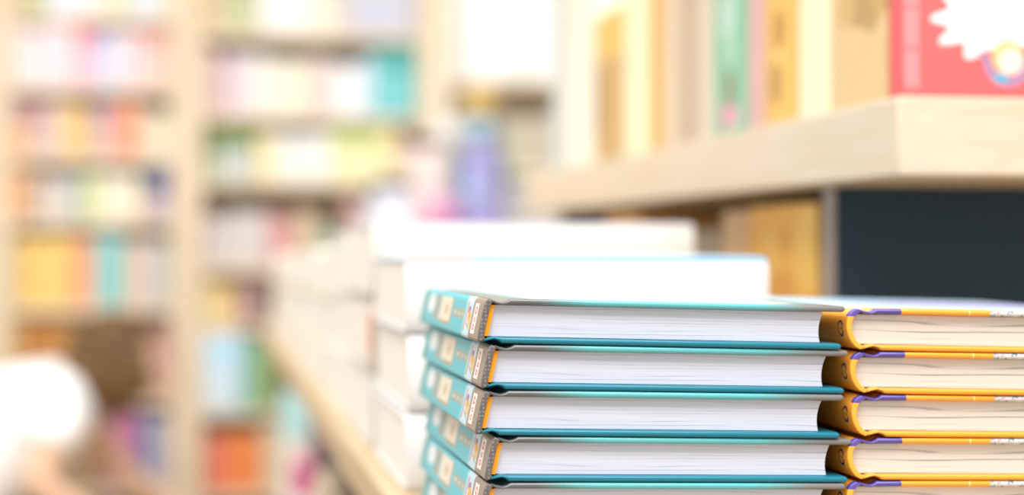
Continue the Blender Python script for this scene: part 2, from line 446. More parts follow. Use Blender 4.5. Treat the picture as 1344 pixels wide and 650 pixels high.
# ================================================================== raised shelf on the table
BX, BY = .378, .876
ZB, ZT = CAMZ + .0402, CAMZ + .0842
t = thing('raised_shelf', 'thick pale oak shelf raised over the table on dark end panels', 'shelf', (BX, BY, TAB))
bm = bmesh.new(); box(bm, 0, .62, 0, 1.10, ZB - TAB, ZT - TAB); obj('shelf_board', bm, oak, t, .0015)
for y in (.165, 1.02):
    bm = bmesh.new(); box(bm, .0275, .60, y, y + .018, .0003, ZB - TAB - .0003); o = obj('end_panel', bm, slate, t, .001)
    bm = bmesh.new(); box(bm, .0258, .0274, y, y + .018, .0003, ZB - TAB - .0003); obj('edge_strip', bm, flat((176, 168, 166), .5), o)
bm = bmesh.new(); box(bm, .30, .318, .184, 1.019, .0003, ZB - TAB - .0003); obj('divider', bm, slate, t, .001)

# books standing along the shelf edge: (near cd, far cd, height, colours)
def standing(name, label, X, Y0, Y1, z, h, depth, ms, group, mcov=None, rb=.004, pages=None, parts=True):
    T = Y1 - Y0
    t = thing(name, label, 'book', (X, Y1, z), EDGE_LEFT, group)
    mc = mcov or ms
    hardcover(t, depth, h, T, ms, mc, mc, pages or wpages, rb, board=.0026 if T > .012 else .0016, joint=False, overhang=.005)
    return t

def Y_edge(px, X):
    cd = F * X / (cs * (px - VPX)); return (cd - X * sn) / cs
G = 'books standing along the raised shelf edge'
XB = BX + .003
def shelf_book(pl, pr, h, mat, label, cov=None, rb=.003):
    return standing('shelf_book', label, XB, Y_edge(pr, XB), Y_edge(pl, XB) - .0008, ZT + .0002, h, .14, mat, G, cov, rb)

p = Paint('tan_case_print', (248, 210, 154), 'yz', rough=.5, k=.72)
p.ell(.066, .064, .022, .030, (226, 184, 118)).ell(.058, .050, .012, .020, (206, 166, 108)).ell(.048, .066, .007, .008, (206, 168, 110)).ell(.060, .028, .012, .014, (232, 192, 128)).ell(.064, .090, .013, .012, (214, 174, 116))
tanm = p.done()
bk = shelf_book(1087, 1163, .24, tanm, 'thick tan book with brown drawing beside the red cover', rb=.0015)
p = Paint('cream_yellow_spine', (255, 246, 206), 'yz', k=.78); p.rect(0, .3, .0, .010, (255, 236, 180)); cy = p.done()
shelf_book(1042, 1086, .25, cy, 'pale cream yellow book next to the thick tan book')
p = Paint('golden_spine', (253, 200, 104), 'yz', k=.74)
p.ell(.063, .034, .014, .012, (206, 154, 78)).ell(.027, .028, .015, .013, (206, 158, 84)).ell(.045, .030, .004, .018, (254, 210, 120))
shelf_book(1000, 1041, .25, p.done(), 'golden book with dark blotches on its spine')
shelf_book(978, 999, .24, flat((236, 190, 180), .5, .72), 'thin pink book between golden and green books')
p = Paint('green_spine', (150, 208, 172), 'yz', k=.72)
p.ell(.088, .038, .020, .018, (204, 234, 216)).ell(.062, .044, .012, .014, (184, 222, 190)).ell(.030, .046, .018, .009, (160, 134, 100)).ell(.013, .036, .010, .013, (240, 166, 180)).ell(.012, .056, .008, .010, (236, 190, 200)).rect(.03, .3, .0, .016, (120, 200, 160))
shelf_book(934, 977, .235, p.done(), 'green picture book with pink flower at foot')
shelf_book(914, 933, .24, flat((236, 222, 196), .5, .72), 'pale beige book beside the green picture book')
shelf_book(886, 913, .25, flat((214, 190, 162), .5, .72), 'brownish grey book on the raised shelf')
shelf_book(868, 885, .25, flat((246, 220, 190), .5, .72), 'pale peach book between brown and orange books')
shelf_book(850, 867, .25, flat((244, 190, 110), .5, .72), 'narrow orange book on the raised shelf')
shelf_book(815, 849, .26, flat((255, 248, 206), .5, .78), 'broad pale yellow book on the raised shelf')
p = Paint('brown_gold_spine', (222, 180, 118), 'yz', k=.72); p.rect(.098, .3, -.1, .2, (255, 208, 110)).ell(.06, .026, .04, .014, (166, 132, 92))
shelf_book(778, 814, .142, p.done(), 'short brown book with golden top on the raised shelf')
shelf_book(741, 777, .26, flat((255, 247, 230), .5, .80), 'off white book near the far end of the raised shelf')
shelf_book(722, 740, .27, flat((226, 232, 226), .5, .72), 'pale grey book at the far end of the raised shelf')

# red book, cover to us
RW, RH, RT = .165, .22, .014
p = Paint('red_cover_print', (252, 112, 112), 'xy', rough=.4, k=.84)
for x0 in (.0035, .0082):
    for y0 in (.0045, .0275, .0505): p.rect(x0, x0 + .0040, y0, y0 + .0215, (252, 158, 162))
p.burst(.060, .046, .036, .0225, 11, .15, (255, 255, 255), rot=.15)
p.ell(.060, .052, .030, .018, (255, 255, 255))
for a, (u, v, r_) in enumerate(((.034, .041, .8), (.048, .0495, -.1), (.056, .0482, -.35), (.062, .0452, -.5))): p.rect(u - .0028, u + .0028, v - .0009, v + .0009, (252, 206, 208), rot=r_)
p.ring(.0655, .021, .0125, .0130, .13, (140, 160, 208), lower=True).ell(.0655, .0225, .0096, .0096, (252, 210, 140)).ell(.0672, .0200, .0076, .0074, (255, 238, 224))
p.ell(.0608, .0105, .0050, .0028, (96, 190, 226)).rect(.0475, .0530, .0215, .0245, (140, 148, 180), rot=-.9).rect(.0535, .0575, .031, .0335, (160, 150, 176), rot=-.8)
red_cov = p.done()
red_plain = flat((240, 104, 104), .45, .82)
t = thing('red_book', 'red picture book with white splash standing cover forward on the shelf', 'book', (BX + .0015, BY + .0030 + RT, ZT + .0002), EDGE_LEFT)
hardcover(t, RW, RH, RT, red_plain, red_cov, red_plain, wpages, 0, joint=False, overhang=.004, board=.0024)
t.rotation_euler = (PI / 2, -.006, 0)

# the tan case stands behind the red book; lower compartment books
G2 = 'books standing under the raised shelf'
XL = .408
def low_book(pl, pr, h, mat, label, rb=.003):
    return standing('compartment_book', label, XL, Y_edge(pr, XL), Y_edge(pl, XL) - .0008, TAB + .0002, h, .14, mat, G2, None, rb)
p = Paint('amber_cover', (253, 200, 104), 'yz', k=1.0)
p.ell(.135, .13, .03, .030, (255, 214, 122)).ell(.12, .05, .03, .022, (255, 212, 120)).ell(.14, .085, .010, .012, (232, 178, 98)).ell(.105, .075, .014, .03, (236, 182, 98)).ell(.05, .06, .018, .04, (236, 184, 104))
low_book(981, 1069, .166, p.done(), 'broad amber book beside the dark end panel under the shelf', .002)
low_book(944, 980, .164, flat((236, 202, 160), .5, .95), 'peach brown book next to the amber one under the shelf')
t = low_book(876, 943, .150, flat((186, 172, 154), .5, .9), 'grey brown book under the middle of the raised shelf')
low_book(792, 838, .168, flat((244, 190, 110), .5, .98), 'orange book far back under the raised shelf')

# ================================================================== bookcases along the back wall
YC = 5.0; DEP = .28
case_wood = wood_mat('bookcase_oak', (240, 222, 194), (230, 208, 176), k=.84, scale=(6, 6, 1.5))
case_back = flat((242, 220, 190), .6, .9, name='bookcase_back')
def XC(px): return X_at(px, YC)
def ZC(py, px=200): return Z_at(py, XC(px), YC)

def bookcase(label, l0, l1, r0, r1, boards, wood=case_wood):
    t = thing('bookcase', label, 'bookcase', (XC(l0), YC, 0), group=None)
    W = XC(r1) - XC(l0); wl = XC(l1) - XC(l0) - .001; wr = XC(r1) - XC(r0) - .001
    bm = bmesh.new(); box(bm, 0, wl, 0, DEP, 0, 2.4); obj('side_panel', bm, wood, t, .001)
    bm = bmesh.new(); box(bm, W - wr, W - .001, 0, DEP, 0, 2.4); obj('side_panel', bm, wood, t, .001)
    bm = bmesh.new(); box(bm, wl + .0002, W - wr - .0002, DEP - .012, DEP, .05, 2.4); obj('back_panel', bm, case_back, t)
    for y in boards:
        z = ZC(y)
        bm = bmesh.new(); box(bm, wl + .0004, W - wr - .0004, .002, DEP - .0122, z - .024, z); obj('shelf', bm, wood, t, .001)
    return t

bA = [-72, 22, 114, 206, 289, 402, 522, 640]
bB = [-60, 38, 148, 236, 349, 427, 541, 650]
bC = [-60, 94, 216, 300, 420, 541, 650]
bookcase('narrow oak bookcase behind the crouching person', -30, 13, 224, 244, bA)
bookcase('wide oak bookcase in the middle of the back wall', 244, 266, 548, 568, bB)
bookcase('pale oak bookcase at the back, partly behind the raised shelf', 568, 590, 790, 812, bC, wood_mat('bookcase_pale', (252, 238, 212), (244, 226, 196), k=.88, scale=(6, 6, 1.5)))

def far_book(label, x0, x1, z, h, c, group, c2=None, frac=.5, yoff=.012, depth=.16, name='far_book', k=.86):
    """one small hardback: cover shell and sunk page edges in one mesh; spine to the room"""
    w = x1 - x0 - .0012
    bm = bmesh.new(); box(bm, 0, w, 0, depth, 0, h)
    bm.faces.ensure_lookup_table()
    vert = [e for e in bm.edges if abs(e.verts[0].co.z - e.verts[1].co.z) > h * .5 and e.verts[0].co.y < .001]
    bmesh.ops.bevel(bm, geom=vert, offset=min(w * .3, .006), segments=3, profile=.6, affect='EDGES')
    topf = [f for f in bm.faces if f.normal.z > .9 or (len(f.verts) > 4 and all(v.co.z > h - 1e-5 for v in f.verts))]
    topf = [max(topf, key=lambda f: f.calc_area())]
    bmesh.ops.inset_region(bm, faces=topf, thickness=min(.0025, w * .2), use_even_offset=True)
    for v in topf[0].verts: v.co.z -= .004
    topf[0].material_index = 1
    if c2:
        P = Paint('two_tone_spine', c, 'xz', k=k); P.rect(-1, 1, h * frac, 1, c2); m = P.done()
    else: m = flat(c, .55, k)
    o = obj(name, bm, [m, wpages])
    o.location = (x0 + .0006, YC + yoff, z + .0003)
    return tag(o, label, 'book', group)

CN = [((255, 255, 255), 'white'), ((255, 240, 235), 'cream'), ((252, 230, 238), 'pale pink'), ((255, 165, 172), 'bright pink'), ((205, 210, 245), 'periwinkle'), ((230, 238, 252), 'pale blue'),
      ((250, 212, 200), 'peach'), ((205, 165, 165), 'mauve'), ((253, 215, 150), 'golden'), ((200, 170, 185), 'dusty purple'), ((255, 175, 165), 'coral'), ((252, 170, 125), 'orange'),
      ((235, 232, 200), 'pale green'), ((190, 165, 145), 'brown'), ((205, 210, 212), 'grey'), ((90, 80, 150), 'violet'), ((150, 222, 224), 'turquoise'), ((205, 130, 165), 'rose'),
      ((90, 130, 190), 'blue'), ((200, 210, 150), 'green'), ((215, 185, 155), 'tan'), ((205, 140, 70), 'ochre'), ((130, 150, 80), 'olive'), ((235, 170, 170), 'pink'), ((255, 245, 190), 'yellow'), ((210, 60, 130), 'magenta'), ((238, 228, 238), 'lavender')]
def cname(c): return min(CN, key=lambda q: sum((a - b) ** 2 for a, b in zip(q[0], c)))[1]
NTH = ['first', 'second', 'third', 'fourth', 'fifth', 'sixth', 'seventh', 'eighth', 'ninth', 'tenth', 'eleventh', 'twelfth', 'thirteenth', 'fourteenth', 'fifteenth', 'sixteenth', 'seventeenth', 'eighteenth', 'nineteenth', 'twentieth']

def row(case, rowname, yb, items, lim):
    """items: (left px, right px, top py, colour[, upper colour, fraction][, number])"""
    i = 0
    for it in items:
        l, r, yt, c = it[:4]; c2 = it[4] if len(it) > 4 else None; fr = it[5] if len(it) > 5 else .5
        n = max(1, round((r - l) / 19))
        l = max(l, lim[0] + .6); r = min(r, lim[1] - .6)
        for j in range(n):
            a = l + (r - l) * j / n; b = l + (r - l) * (j + 1) / n
            jit = (j * 37 % 7 - 3) if n > 1 else 0
            cc = tuple(max(0, min(255, v + jit)) for v in c)
            h = ZC(yt) - ZC(yb) - (.004 * ((j * 5) % 3) if n > 1 else 0)
            far_book('%s book, %s along the %s shelf of the %s bookcase' % (cname(c2 if c2 and fr < .4 else c), NTH[i], rowname, case), XC(a), XC(b), ZC(yb), h, cc,
                     'books on the %s shelf of the %s bookcase' % (rowname, case), c2, fr, yoff=.008 + .006 * ((i * 7) % 4), depth=.15 + .01 * (i % 3))
            i += 1
A = (13, 224); B = (266, 548)
row('narrow', 'top visible', 22, [(14, 36, -40, (214, 196, 160)), (36, 58, -42, (200, 210, 150)), (60, 118, -50, (232, 238, 250)), (118, 152, -45, (250, 236, 222)), (152, 170, -38, (214, 220, 170)), (170, 212, -50, (228, 234, 246)), (212, 223, -48, (246, 238, 206))], A)
row('narrow', 'second', 114, [(14, 44, 36, (255, 242, 236)), (44, 62, 40, (238, 228, 238)), (62, 96, 34, (253, 234, 240)), (96, 124, 35.5, (255, 200, 214), (255, 160, 160), .72), (124, 140, 42, (205, 210, 245), (150, 160, 225), .8), (140, 155, 44, (230, 238, 252)), (155, 187, 40, (252, 228, 236)), (187, 223, 36, (250, 212, 200), (232, 170, 158), .72)], A)
row('narrow', 'third', 206, [(14, 36, 136, (252, 200, 150), (206, 166, 166), .55), (36, 60, 138, (222, 196, 184), (206, 160, 160), .6), (60, 78, 136, (232, 208, 206)), (78, 110, 138, (253, 215, 150)), (110, 125, 142, (226, 196, 160)), (125, 146, 136, (228, 200, 190), (196, 166, 186), .5), (146, 158, 140, (255, 178, 166)), (158, 180, 136, (252, 170, 125)), (180, 200, 142, (240, 215, 195)), (200, 223, 148, (236, 234, 200))], A)
row('narrow', 'fourth', 289, [(14, 34, 226, (253, 196, 142)), (34, 50, 222, (196, 168, 146)), (50, 84, 232, (234, 222, 210)), (84, 104, 230, (206, 212, 214)), (106, 130, 230, (224, 236, 176)), (130, 182, 228, (255, 246, 224)), (182, 195, 240, (226, 196, 150)), (195, 206, 222, (190, 190, 214), (70, 140, 184), .55), (206, 222, 221, (206, 190, 208), (84, 74, 150), .52)], A)
row('narrow', 'fifth', 402, [(14, 20, 316, (226, 214, 190)), (20, 94, 310, (255, 216, 128)), (94, 116, 312, (251, 176, 140)), (116, 126, 316, (250, 206, 166)), (126, 161, 308, (150, 222, 224)), (161, 177, 318, (238, 216, 182)), (177, 196, 314, (234, 208, 202)), (196, 214, 316, (200, 206, 202)), (214, 223, 322, (226, 222, 210))], A)
row('narrow', 'sixth', 522, [(14, 32, 420, (216, 172, 112)), (32, 86, 420, (206, 142, 74)), (86, 112, 424, (206, 168, 116)), (112, 150, 424, (176, 132, 84)), (150, 186, 430, (190, 150, 104)), (186, 206, 432, (226, 196, 156)), (206, 223, 428, (206, 144, 146))], A)
row('narrow', 'seventh', 640, [(14, 60, 545, (196, 176, 150)), (60, 114, 545, (176, 150, 120)), (114, 138, 545, (180, 140, 110)), (138, 160, 548, (198, 136, 160)), (160, 184, 545, (206, 130, 168)), (184, 198, 545, (94, 134, 196)), (198, 223, 550, (206, 200, 210))], A)
row('wide', 'top visible', 38, [(268, 290, -30, (226, 200, 160)), (290, 338, -24, (206, 210, 166)), (340, 402, -30, (255, 252, 250)), (402, 440, -28, (250, 246, 226)), (440, 462, -26, (226, 214, 206)), (462, 546, -34, (214, 216, 232))], B)
row('wide', 'second', 148, [(268, 282, 62, (242, 214, 204)), (282, 300, 72, (214, 186, 186)), (300, 330, 66, (240, 226, 232)), (330, 372, 70, (252, 246, 236)), (372, 402, 74, (255, 252, 226)), (402, 436, 70, (244, 224, 216)), (436, 474, 78, (252, 252, 255)), (474, 492, 70, (214, 238, 250)), (492, 528, 52, (136, 220, 224), (88, 184, 178), .68), (528, 547, 50, (126, 214, 214), (76, 178, 172), .62)], B)
row('wide', 'third', 236, [(268, 284, 166, (190, 196, 150), (116, 130, 60), .5), (284, 334, 162, (210, 220, 214), (122, 146, 72), .62), (336, 358, 174, (255, 240, 180)), (358, 436, 172, (255, 252, 246)), (436, 502, 162, (255, 250, 200), (190, 214, 120), .72), (502, 522, 164, (254, 236, 176)), (522, 546, 180, (246, 222, 206))], B)
row('wide', 'fourth', 349, [(268, 300, 282, (226, 216, 212)), (300, 352, 276, (230, 222, 218)), (352, 386, 282, (236, 170, 172)), (386, 422, 276, (222, 202, 170)), (422, 452, 300, (150, 196, 176)), (452, 474, 258, (220, 176, 170)), (474, 546, 270, (232, 232, 238))], B)
row('wide', 'fifth', 427, [(268, 304, 368, (252, 228, 166), (220, 180, 100), .8), (304, 318, 380, (216, 176, 140)), (318, 336, 372, (182, 142, 152)), (336, 346, 376, (190, 168, 160))], B)
row('wide', 'sixth', 541, [(318, 332, 446, (160, 212, 190)), (332, 347, 450, (152, 204, 150)), (347, 364, 448, (160, 172, 110)), (364, 392, 470, (110, 92, 62))], B)
row('wide', 'bottom visible', 650, [(268, 298, 572, (250, 146, 122)), (298, 344, 570, (252, 152, 84)), (344, 372, 560, (228, 208, 176)), (372, 392, 575, (240, 200, 190)), (392, 412, 560, (224, 90, 150))], B)
# the light blue picture book stands cover forward in front of the others
def face_out(name, label, l, r, yt, yb, c, Y=None, T=.02, group=None, c2=None, k=.9):
    x0, x1 = XC(l), XC(r); z0 = ZC(yb) ; h = ZC(yt) - z0
    P = Paint('cover_art', c, 'xy', k=k)
    if c2:
        w = x1 - x0
        P.ell(w * .45, h * .75, w * .4, h * .22, c2).rect(w * .84, w * 1.1, -1, 1, c2)
    m = P.done()
    t = thing(name, label, 'book', (x0, YC + .004 + T, z0 + .0003) if Y is None else (x0, Y, z0 + .0003), EDGE_LEFT, group)
    hardcover(t, x1 - x0, h, T, m, m, m, wpages, 0, joint=False, overhang=.004)
    return t
face_out('picture_book', 'light blue picture book shown cover forward on the wide bookcase', 266.8, 317, 440, 541, (222, 242, 254), c2=(190, 228, 252), T=.018)

# right-hand bookcase: big white boxes above, mixed things below
def carton(label, l, r, yt, yb, c, d=.2, group=None, k=.93):
    x0, x1 = XC(l), XC(r); z0 = ZC(yb) + .0003; h = ZC(yt) - z0
    t = thing('storage_box', label, 'box', (x0, YC + .006, z0), group=group)
    bm = bmesh.new(); box(bm, .004, x1 - x0 - .004, .004, d, 0, h - .035); obj('box_body', bm, flat(c, .6, k), t, .002)
    bm = bmesh.new(); box(bm, 0, x1 - x0, 0, d + .004, h - .0348, h); obj('box_lid', bm, flat(c, .6, k), t, .002)
carton('off white box beside the large white box on the pale bookcase', 591, 612, -40, 94, (248, 246, 238), k=.9)
carton('large white box on the upper shelf of the pale bookcase', 613, 688, -48, 94, (255, 255, 255))
carton('second large white box, beside the raised shelf books', 689, 752, -48, 94, (255, 255, 255))
def rowc(rowname, yb, items): row('pale', rowname, yb, items, (590, 790))
rowc('second', 216, [(592, 606, 150, (190, 186, 180)), (660, 676, 142, (206, 200, 190)), (676, 696, 150, (214, 212, 180)), (696, 720, 146, (222, 204, 186)), (720, 745, 140, (200, 206, 196)), (745, 788, 140, (226, 220, 206))])
rowc('third', 300, [(592, 612, 236, (206, 212, 222)), (612, 664, 240, (196, 206, 220)), (664, 690, 234, (206, 206, 206)), (690, 724, 236, (226, 224, 228)), (724, 788, 240, (236, 228, 216))])

# display counter in front of it, hidden by the piles, with the toys that stand on it
YK = 4.45
def XK(px): return X_at(px, YK)
def ZK(py, px=600): return Z_at(py, XK(px), YK)
ctop = ZK(306)
t = thing('display_counter', 'pale counter behind the white piles carrying the toys', 'counter', (XK(462), YK - .10, 0))
wk = XK(700) - XK(462)
cw = flat((246, 238, 226), .5)
bm = bmesh.new(); box(bm, 0, wk, 0, .32, ctop - .03, ctop); obj('counter_top', bm, cw, t, .002)
bm = bmesh.new(); box(bm, .02, wk - .02, .02, .30, 0, ctop - .0302); obj('cabinet', bm, cw, t, .002)

def ball(r, sx=1, sy=1, sz=1, seg=20, c=(0, 0, 0)):
    bm = bmesh.new(); bmesh.ops.create_uvsphere(bm, u_segments=seg, v_segments=seg // 2 + 2, radius=r)
    for v in bm.verts: v.co = Vector((v.co.x * sx + c[0], v.co.y * sy + c[1], v.co.z * sz + c[2]))
    return bm
# cloth doll: tan hat, pale blue head and shawl, purple dress
dx = XK(630); S = (5.0 / 2200) * .9
t = thing('cloth_doll', 'purple cloth doll with pale blue top and tan hat on the counter', 'doll', (dx, YK, ctop + .0003))
H = ZK(112) - ctop
bm = bmesh.new(); lathe(bm, [(.0, 0), (.062, 0), (.066, .03), (.060, H * .35), (.048, H * .56), (.030, H * .60), (0, H * .605)]); obj('dress', bm, flat((172, 166, 220), .8, .84), t)
o = obj('head', ball(.040, 1, .9, .95, c=(0, 0, H * .70)), flat((176, 220, 240), .8, .86), t)
bm = bmesh.new(); lathe(bm, [(0, H * .80), (.048, H * .80), (.050, H * .83), (.042, H * .92), (.022, H * .985), (0, H)]); obj('hat', bm, flat((216, 182, 110), .8, .8), t)
for s in (-1, 1):
    bm = bmesh.new(); bmesh.ops.create_uvsphere(bm, u_segments=12, v_segments=8, radius=.022)
    for v in bm.verts: v.co = Vector((v.co.x * .8 + s * .058, v.co.y * .8, v.co.z * 2.4 + H * .42))
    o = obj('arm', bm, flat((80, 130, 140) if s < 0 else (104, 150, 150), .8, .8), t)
bm = ball(.026, 1, .55, 1.1, 14, (-.026, -.052, H * .27)); obj('pocket', bm, flat((176, 206, 246), .8, .86), t)
# other things on the counter
t = thing('toy_ball', 'round pink toy ball on the counter beside the purple doll', 'ball', (XK(577), YK - .05, ctop + .0003))
bm = ball(.047, c=(0, 0, .047)); obj('ball_skin', bm, flat((226, 160, 200), .5, .86), t)
bm = bmesh.new(); lathe(bm, [(.0, .0925), (.007, .0925), (.007, .096), (0, .096)], 12); obj('valve', bm, flat((236, 190, 214), .5, .86), t)
def gift_bag(label, px, w, hpx, c, y=0):
    h = ZK(hpx) - ctop
    t = thing('paper_bag', label, 'bag', (XK(px), YK + y, ctop + .0003))
    bm = bmesh.new(); fs = box(bm, -w / 2, w / 2, -.04, .04, 0, h)
    bm.faces.ensure_lookup_table(); bmesh.ops.inset_region(bm, faces=[fs[1]], thickness=.003)
    for v in fs[1].verts: v.co.z -= .03
    obj('bag_body', bm, flat(c, .7, .88), t, .002)
    for s in (-1, 1):
        cu = bmesh.new(); n = 10; prev = None
        pts = [(w * .22 * math.cos(PI * i / n), s * .041, h - .004 + .035 * math.sin(PI * i / n)) for i in range(n + 1)]
        rings = []
        for q in pts: rings.append([cu.verts.new((q[0] + .002 * math.cos(a), q[1] + .002 * math.sin(a), q[2])) for a in (0, PI / 2, PI, 1.5 * PI)])
        for a, b in zip(rings, rings[1:]):
            for i in range(4): cu.faces.new((a[i], a[(i + 1) % 4], b[(i + 1) % 4], b[i]))
        obj('handle', cu, flat((250, 244, 236), .7, .85), t)
gift_bag('pale blue paper bag on the counter above the white piles', 512, .10, 236, (230, 234, 246))
gift_bag('pale pink paper bag on the counter near the doll', 560, .085, 180, (246, 226, 220), .05)
# white plush beside the doll's head
t = thing('plush_toy', 'white plush toy sitting on the pink bag side of the doll', 'toy', (XK(600), YK + .15, ctop + .0003))
hh = ZK(138) - ctop
bm = bmesh.new(); lathe(bm, [(0, 0), (.042, 0), (.048, hh * .25), (.036, hh * .55), (0, hh * .62)]); obj('body', bm, flat((240, 236, 234), .9, .9), t)
obj('head', ball(.044, c=(0, 0, hh * .78)), flat((244, 242, 238), .9, .9), t)
for s in (-1, 1): obj('ear', ball(.014, .8, .5, 1.3, 12, (s * .028, 0, hh * .98)), flat((240, 236, 234), .9, .9), t)

# rolled paper standing by the table base, and a stool-height display of colourful books
t = thing('paper_roll', 'cream paper roll standing against the dark table base', 'roll', (.148, 1.95, 0))
bm = bmesh.new(); lathe(bm, [(0, 0), (.026, 0), (.027, .004), (.027, .655), (.022, .668), (.012, .674), (0, .675)], 28); obj('roll', bm, flat((240, 222, 194), .6, .8), t)
bm = bmesh.new(); lathe(bm, [(.0272, .30), (.0282, .301), (.0282, .318), (.0272, .319)], 28); obj('band', bm, flat((200, 170, 130), .6, .8), t)
t = thing('magazine_stand', 'low stand of bright covers beyond the table end', 'stand', (X_at(372, 3.5), 3.5, 0))
ws = X_at(414, 3.5) - X_at(372, 3.5)
bm = bmesh.new(); box(bm, 0, ws, 0, .20, 0, .40); obj('stand_body', bm, cw, t, .002)
bm = bmesh.new(); box(bm, 0, ws, .185, .20, .4002, .44); obj('back_rail', bm, cw, t, .002)
zt = lambda py: Z_at(py, .2, 3.5)
def stand_book(l, r, yt, y, c, label, c2=None):
    x0, x1 = X_at(l, 3.5), X_at(r, 3.5); h = zt(yt) - .40
    P = Paint('cover_art', c, 'xy', k=.86)
    if c2: P.rect(-1, 1, h * c2[1], h * c2[2], c2[0])
    m = P.done()
    t = thing('magazine', label, 'magazine', (x0, 3.5 + y, .4003), EDGE_LEFT)
    hardcover(t, x1 - x0, h, .012, m, m, m, wpages, 0, joint=False, overhang=.002, board=.0015)
stand_book(373, 413, 522, .16, (232, 226, 210), 'pale teal magazine on the low stand beyond the table', ((176, 220, 220), .52, 1.2))
stand_book(384, 412, 600, .05, (214, 92, 150), 'magenta magazine at the front of the low stand', ((240, 180, 196), .80, 1.2))

# ================================================================== the crouching person
PY0 = 4.12
def skin_mesh(name, joints, edges, mat, parent, root=0, sub=2):
    me = bpy.data.meshes.new(name); me.from_pydata([j[0] for j in joints], edges, []); me.materials.append(mat)
    o = bpy.data.objects.new(name, me); COL.objects.link(o); o.parent = parent
    o.modifiers.new('skin', 'SKIN').use_smooth_shade = True
    for i, j in enumerate(joints):
        r = j[1]; me.skin_vertices[0].data[i].radius = r if isinstance(r, tuple) else (r, r)
        me.skin_vertices[0].data[i].use_root = (i == root)
    s = o.modifiers.new('sub', 'SUBSURF'); s.levels = sub; s.render_levels = sub
    return o
person = thing('person', 'person in white shirt with long brown hair crouching at the narrow bookcase', 'person', (-.36, PY0, 0))
OX = .36
def P3(x, y, z): return (x + OX, y, z)
skinc = flat((250, 206, 172), .55, .84, name='skin'); jean = flat((150, 156, 168), .8, .7, name='grey_jeans'); shirt = flat((255, 255, 255), .8, .95, name='white_cotton')
hairm = flat((112, 78, 36), .6, .7, name='brown_hair')
J = []; E = []; idx = {}
def jt(name, p, r, prev=None):
    idx[name] = len(J); J.append((P3(*p), r))
    if prev: E.append((idx[prev], idx[name]))
jt('pelvis', (-.68, 0, .30), (.085, .092)); jt('waist', (-.565, 0, .410), (.085, .105), 'pelvis'); jt('chest', (-.415, 0, .520), (.11, .14), 'waist'); jt('upper', (-.325, 0, .575), (.085, .10), 'chest')
jt('neck', (-.262, 0, .612), .048, 'upper'); jt('skull', (-.208, 0, .660), (.098, .094), 'neck'); jt('face', (-.158, 0, .632), (.084, .080), 'skull'); jt('chin', (-.145, 0, .566), (.046, .050), 'face')
for s, nm in ((-1, 'near'), (1, 'far')):
    jt(nm + 'sh', (-.325, s * .165, .555), .052, 'upper')
    if s < 0: el, wr, hd = (-.375, -.225, .40), (-.255, -.215, .315), (-.20, -.21, .29)
    else: el, wr, hd = (-.26, .235, .42), (-.13, .235, .30), (-.085, .235, .265)
    jt(nm + 'ua', tuple((a + b) / 2 for a, b in zip((-.325, s * .165, .555), el)), .043, nm + 'sh'); jt(nm + 'el', el, .036, nm + 'ua')
    jt(nm + 'fa', tuple((a * .6 + b * .4) for a, b in zip(el, wr)), .034, nm + 'el'); jt(nm + 'wr', wr, .024, nm + 'fa'); jt(nm + 'pm', hd, (.030, .016), nm + 'wr')
    d = (Vector(hd) - Vector(wr)).normalized(); side = Vector((0, 0, 1)).cross(d).normalized(); upv = d.cross(side)
    for f, (off, ln) in enumerate(((-.024, .066), (-.008, .076), (.008, .072), (.024, .056))):
        b = Vector(hd) + d * .022 + side * off; m = b + d * ln * .5 - upv * .006; e = b + d * ln * .85 - upv * .026
        jt('%sf%d' % (nm, f), b, .0095, nm + 'pm'); jt('%sg%d' % (nm, f), m, .0088, '%sf%d' % (nm, f)); jt('%sh%d' % (nm, f), e, .0078, '%sg%d' % (nm, f))
    b = Vector(wr) + d * .028 - side * .034; jt(nm + 't0', b, .011, nm + 'pm'); jt(nm + 't1', b + d * .034 - side * .016 - upv * .012, .0095, nm + 't0')
    jt(nm + 'hip', (-.640, s * .092, .285), .072, 'pelvis'); jt(nm + 'th', (-.49, s * .12, .175), .066, nm + 'hip'); jt(nm + 'kn', (-.36, s * .13, .075), .056, nm + 'th')
    jt(nm + 'ca', (-.54, s * .12, .075), .052, nm + 'kn'); jt(nm + 'an', (-.74, s * .11, .062), .034, nm + 'ca'); jt(nm + 'ft', (-.80, s * .11, .036), .030, nm + 'an')
body = skin_mesh('body', J, E, skinc, person)
sj = [(P3(-.690, 0, .295), (.146, .172)), (P3(-.57, 0, .408), (.132, .160)), (P3(-.415, 0, .52), (.128, .16)), (P3(-.325, 0, .578), (.100, .118)), (P3(-.285, 0, .598), (.068, .072))]
se = [(0, 1), (1, 2), (2, 3), (3, 4)]
for s in (-1, 1):
    el = (-.375, -.225, .40) if s < 0 else (-.26, .235, .42)
    b = len(sj); sh = Vector((-.325, s * .165, .558)); e = sh.lerp(Vector(el), .55)
    sj += [(P3(*sh), .070), (P3(*sh.lerp(Vector(el), .35)), .066), (P3(*e), .062)]; se += [(3, b), (b, b + 1), (b + 1, b + 2)]
skin_mesh('shirt', sj, se, shirt, person)
lj = [(P3(-.685, 0, .295), (.126, .142))]; le = []
for s in (-1, 1):
    b = len(lj); lj += [(P3(-.645, s * .098, .295), .100), (P3(-.49, s * .122, .176), .086), (P3(-.36, s * .132, .078), .066), (P3(-.54, s * .122, .078), .064), (P3(-.735, s * .11, .066), .050)]
    le += [(0, b)] + [(b + k, b + k + 1) for k in range(4)]
lj.append((P3(-.640, 0, .340), (.134, .156))); le.append((0, len(lj) - 1))
skin_mesh('jeans', lj, le, jean, person)
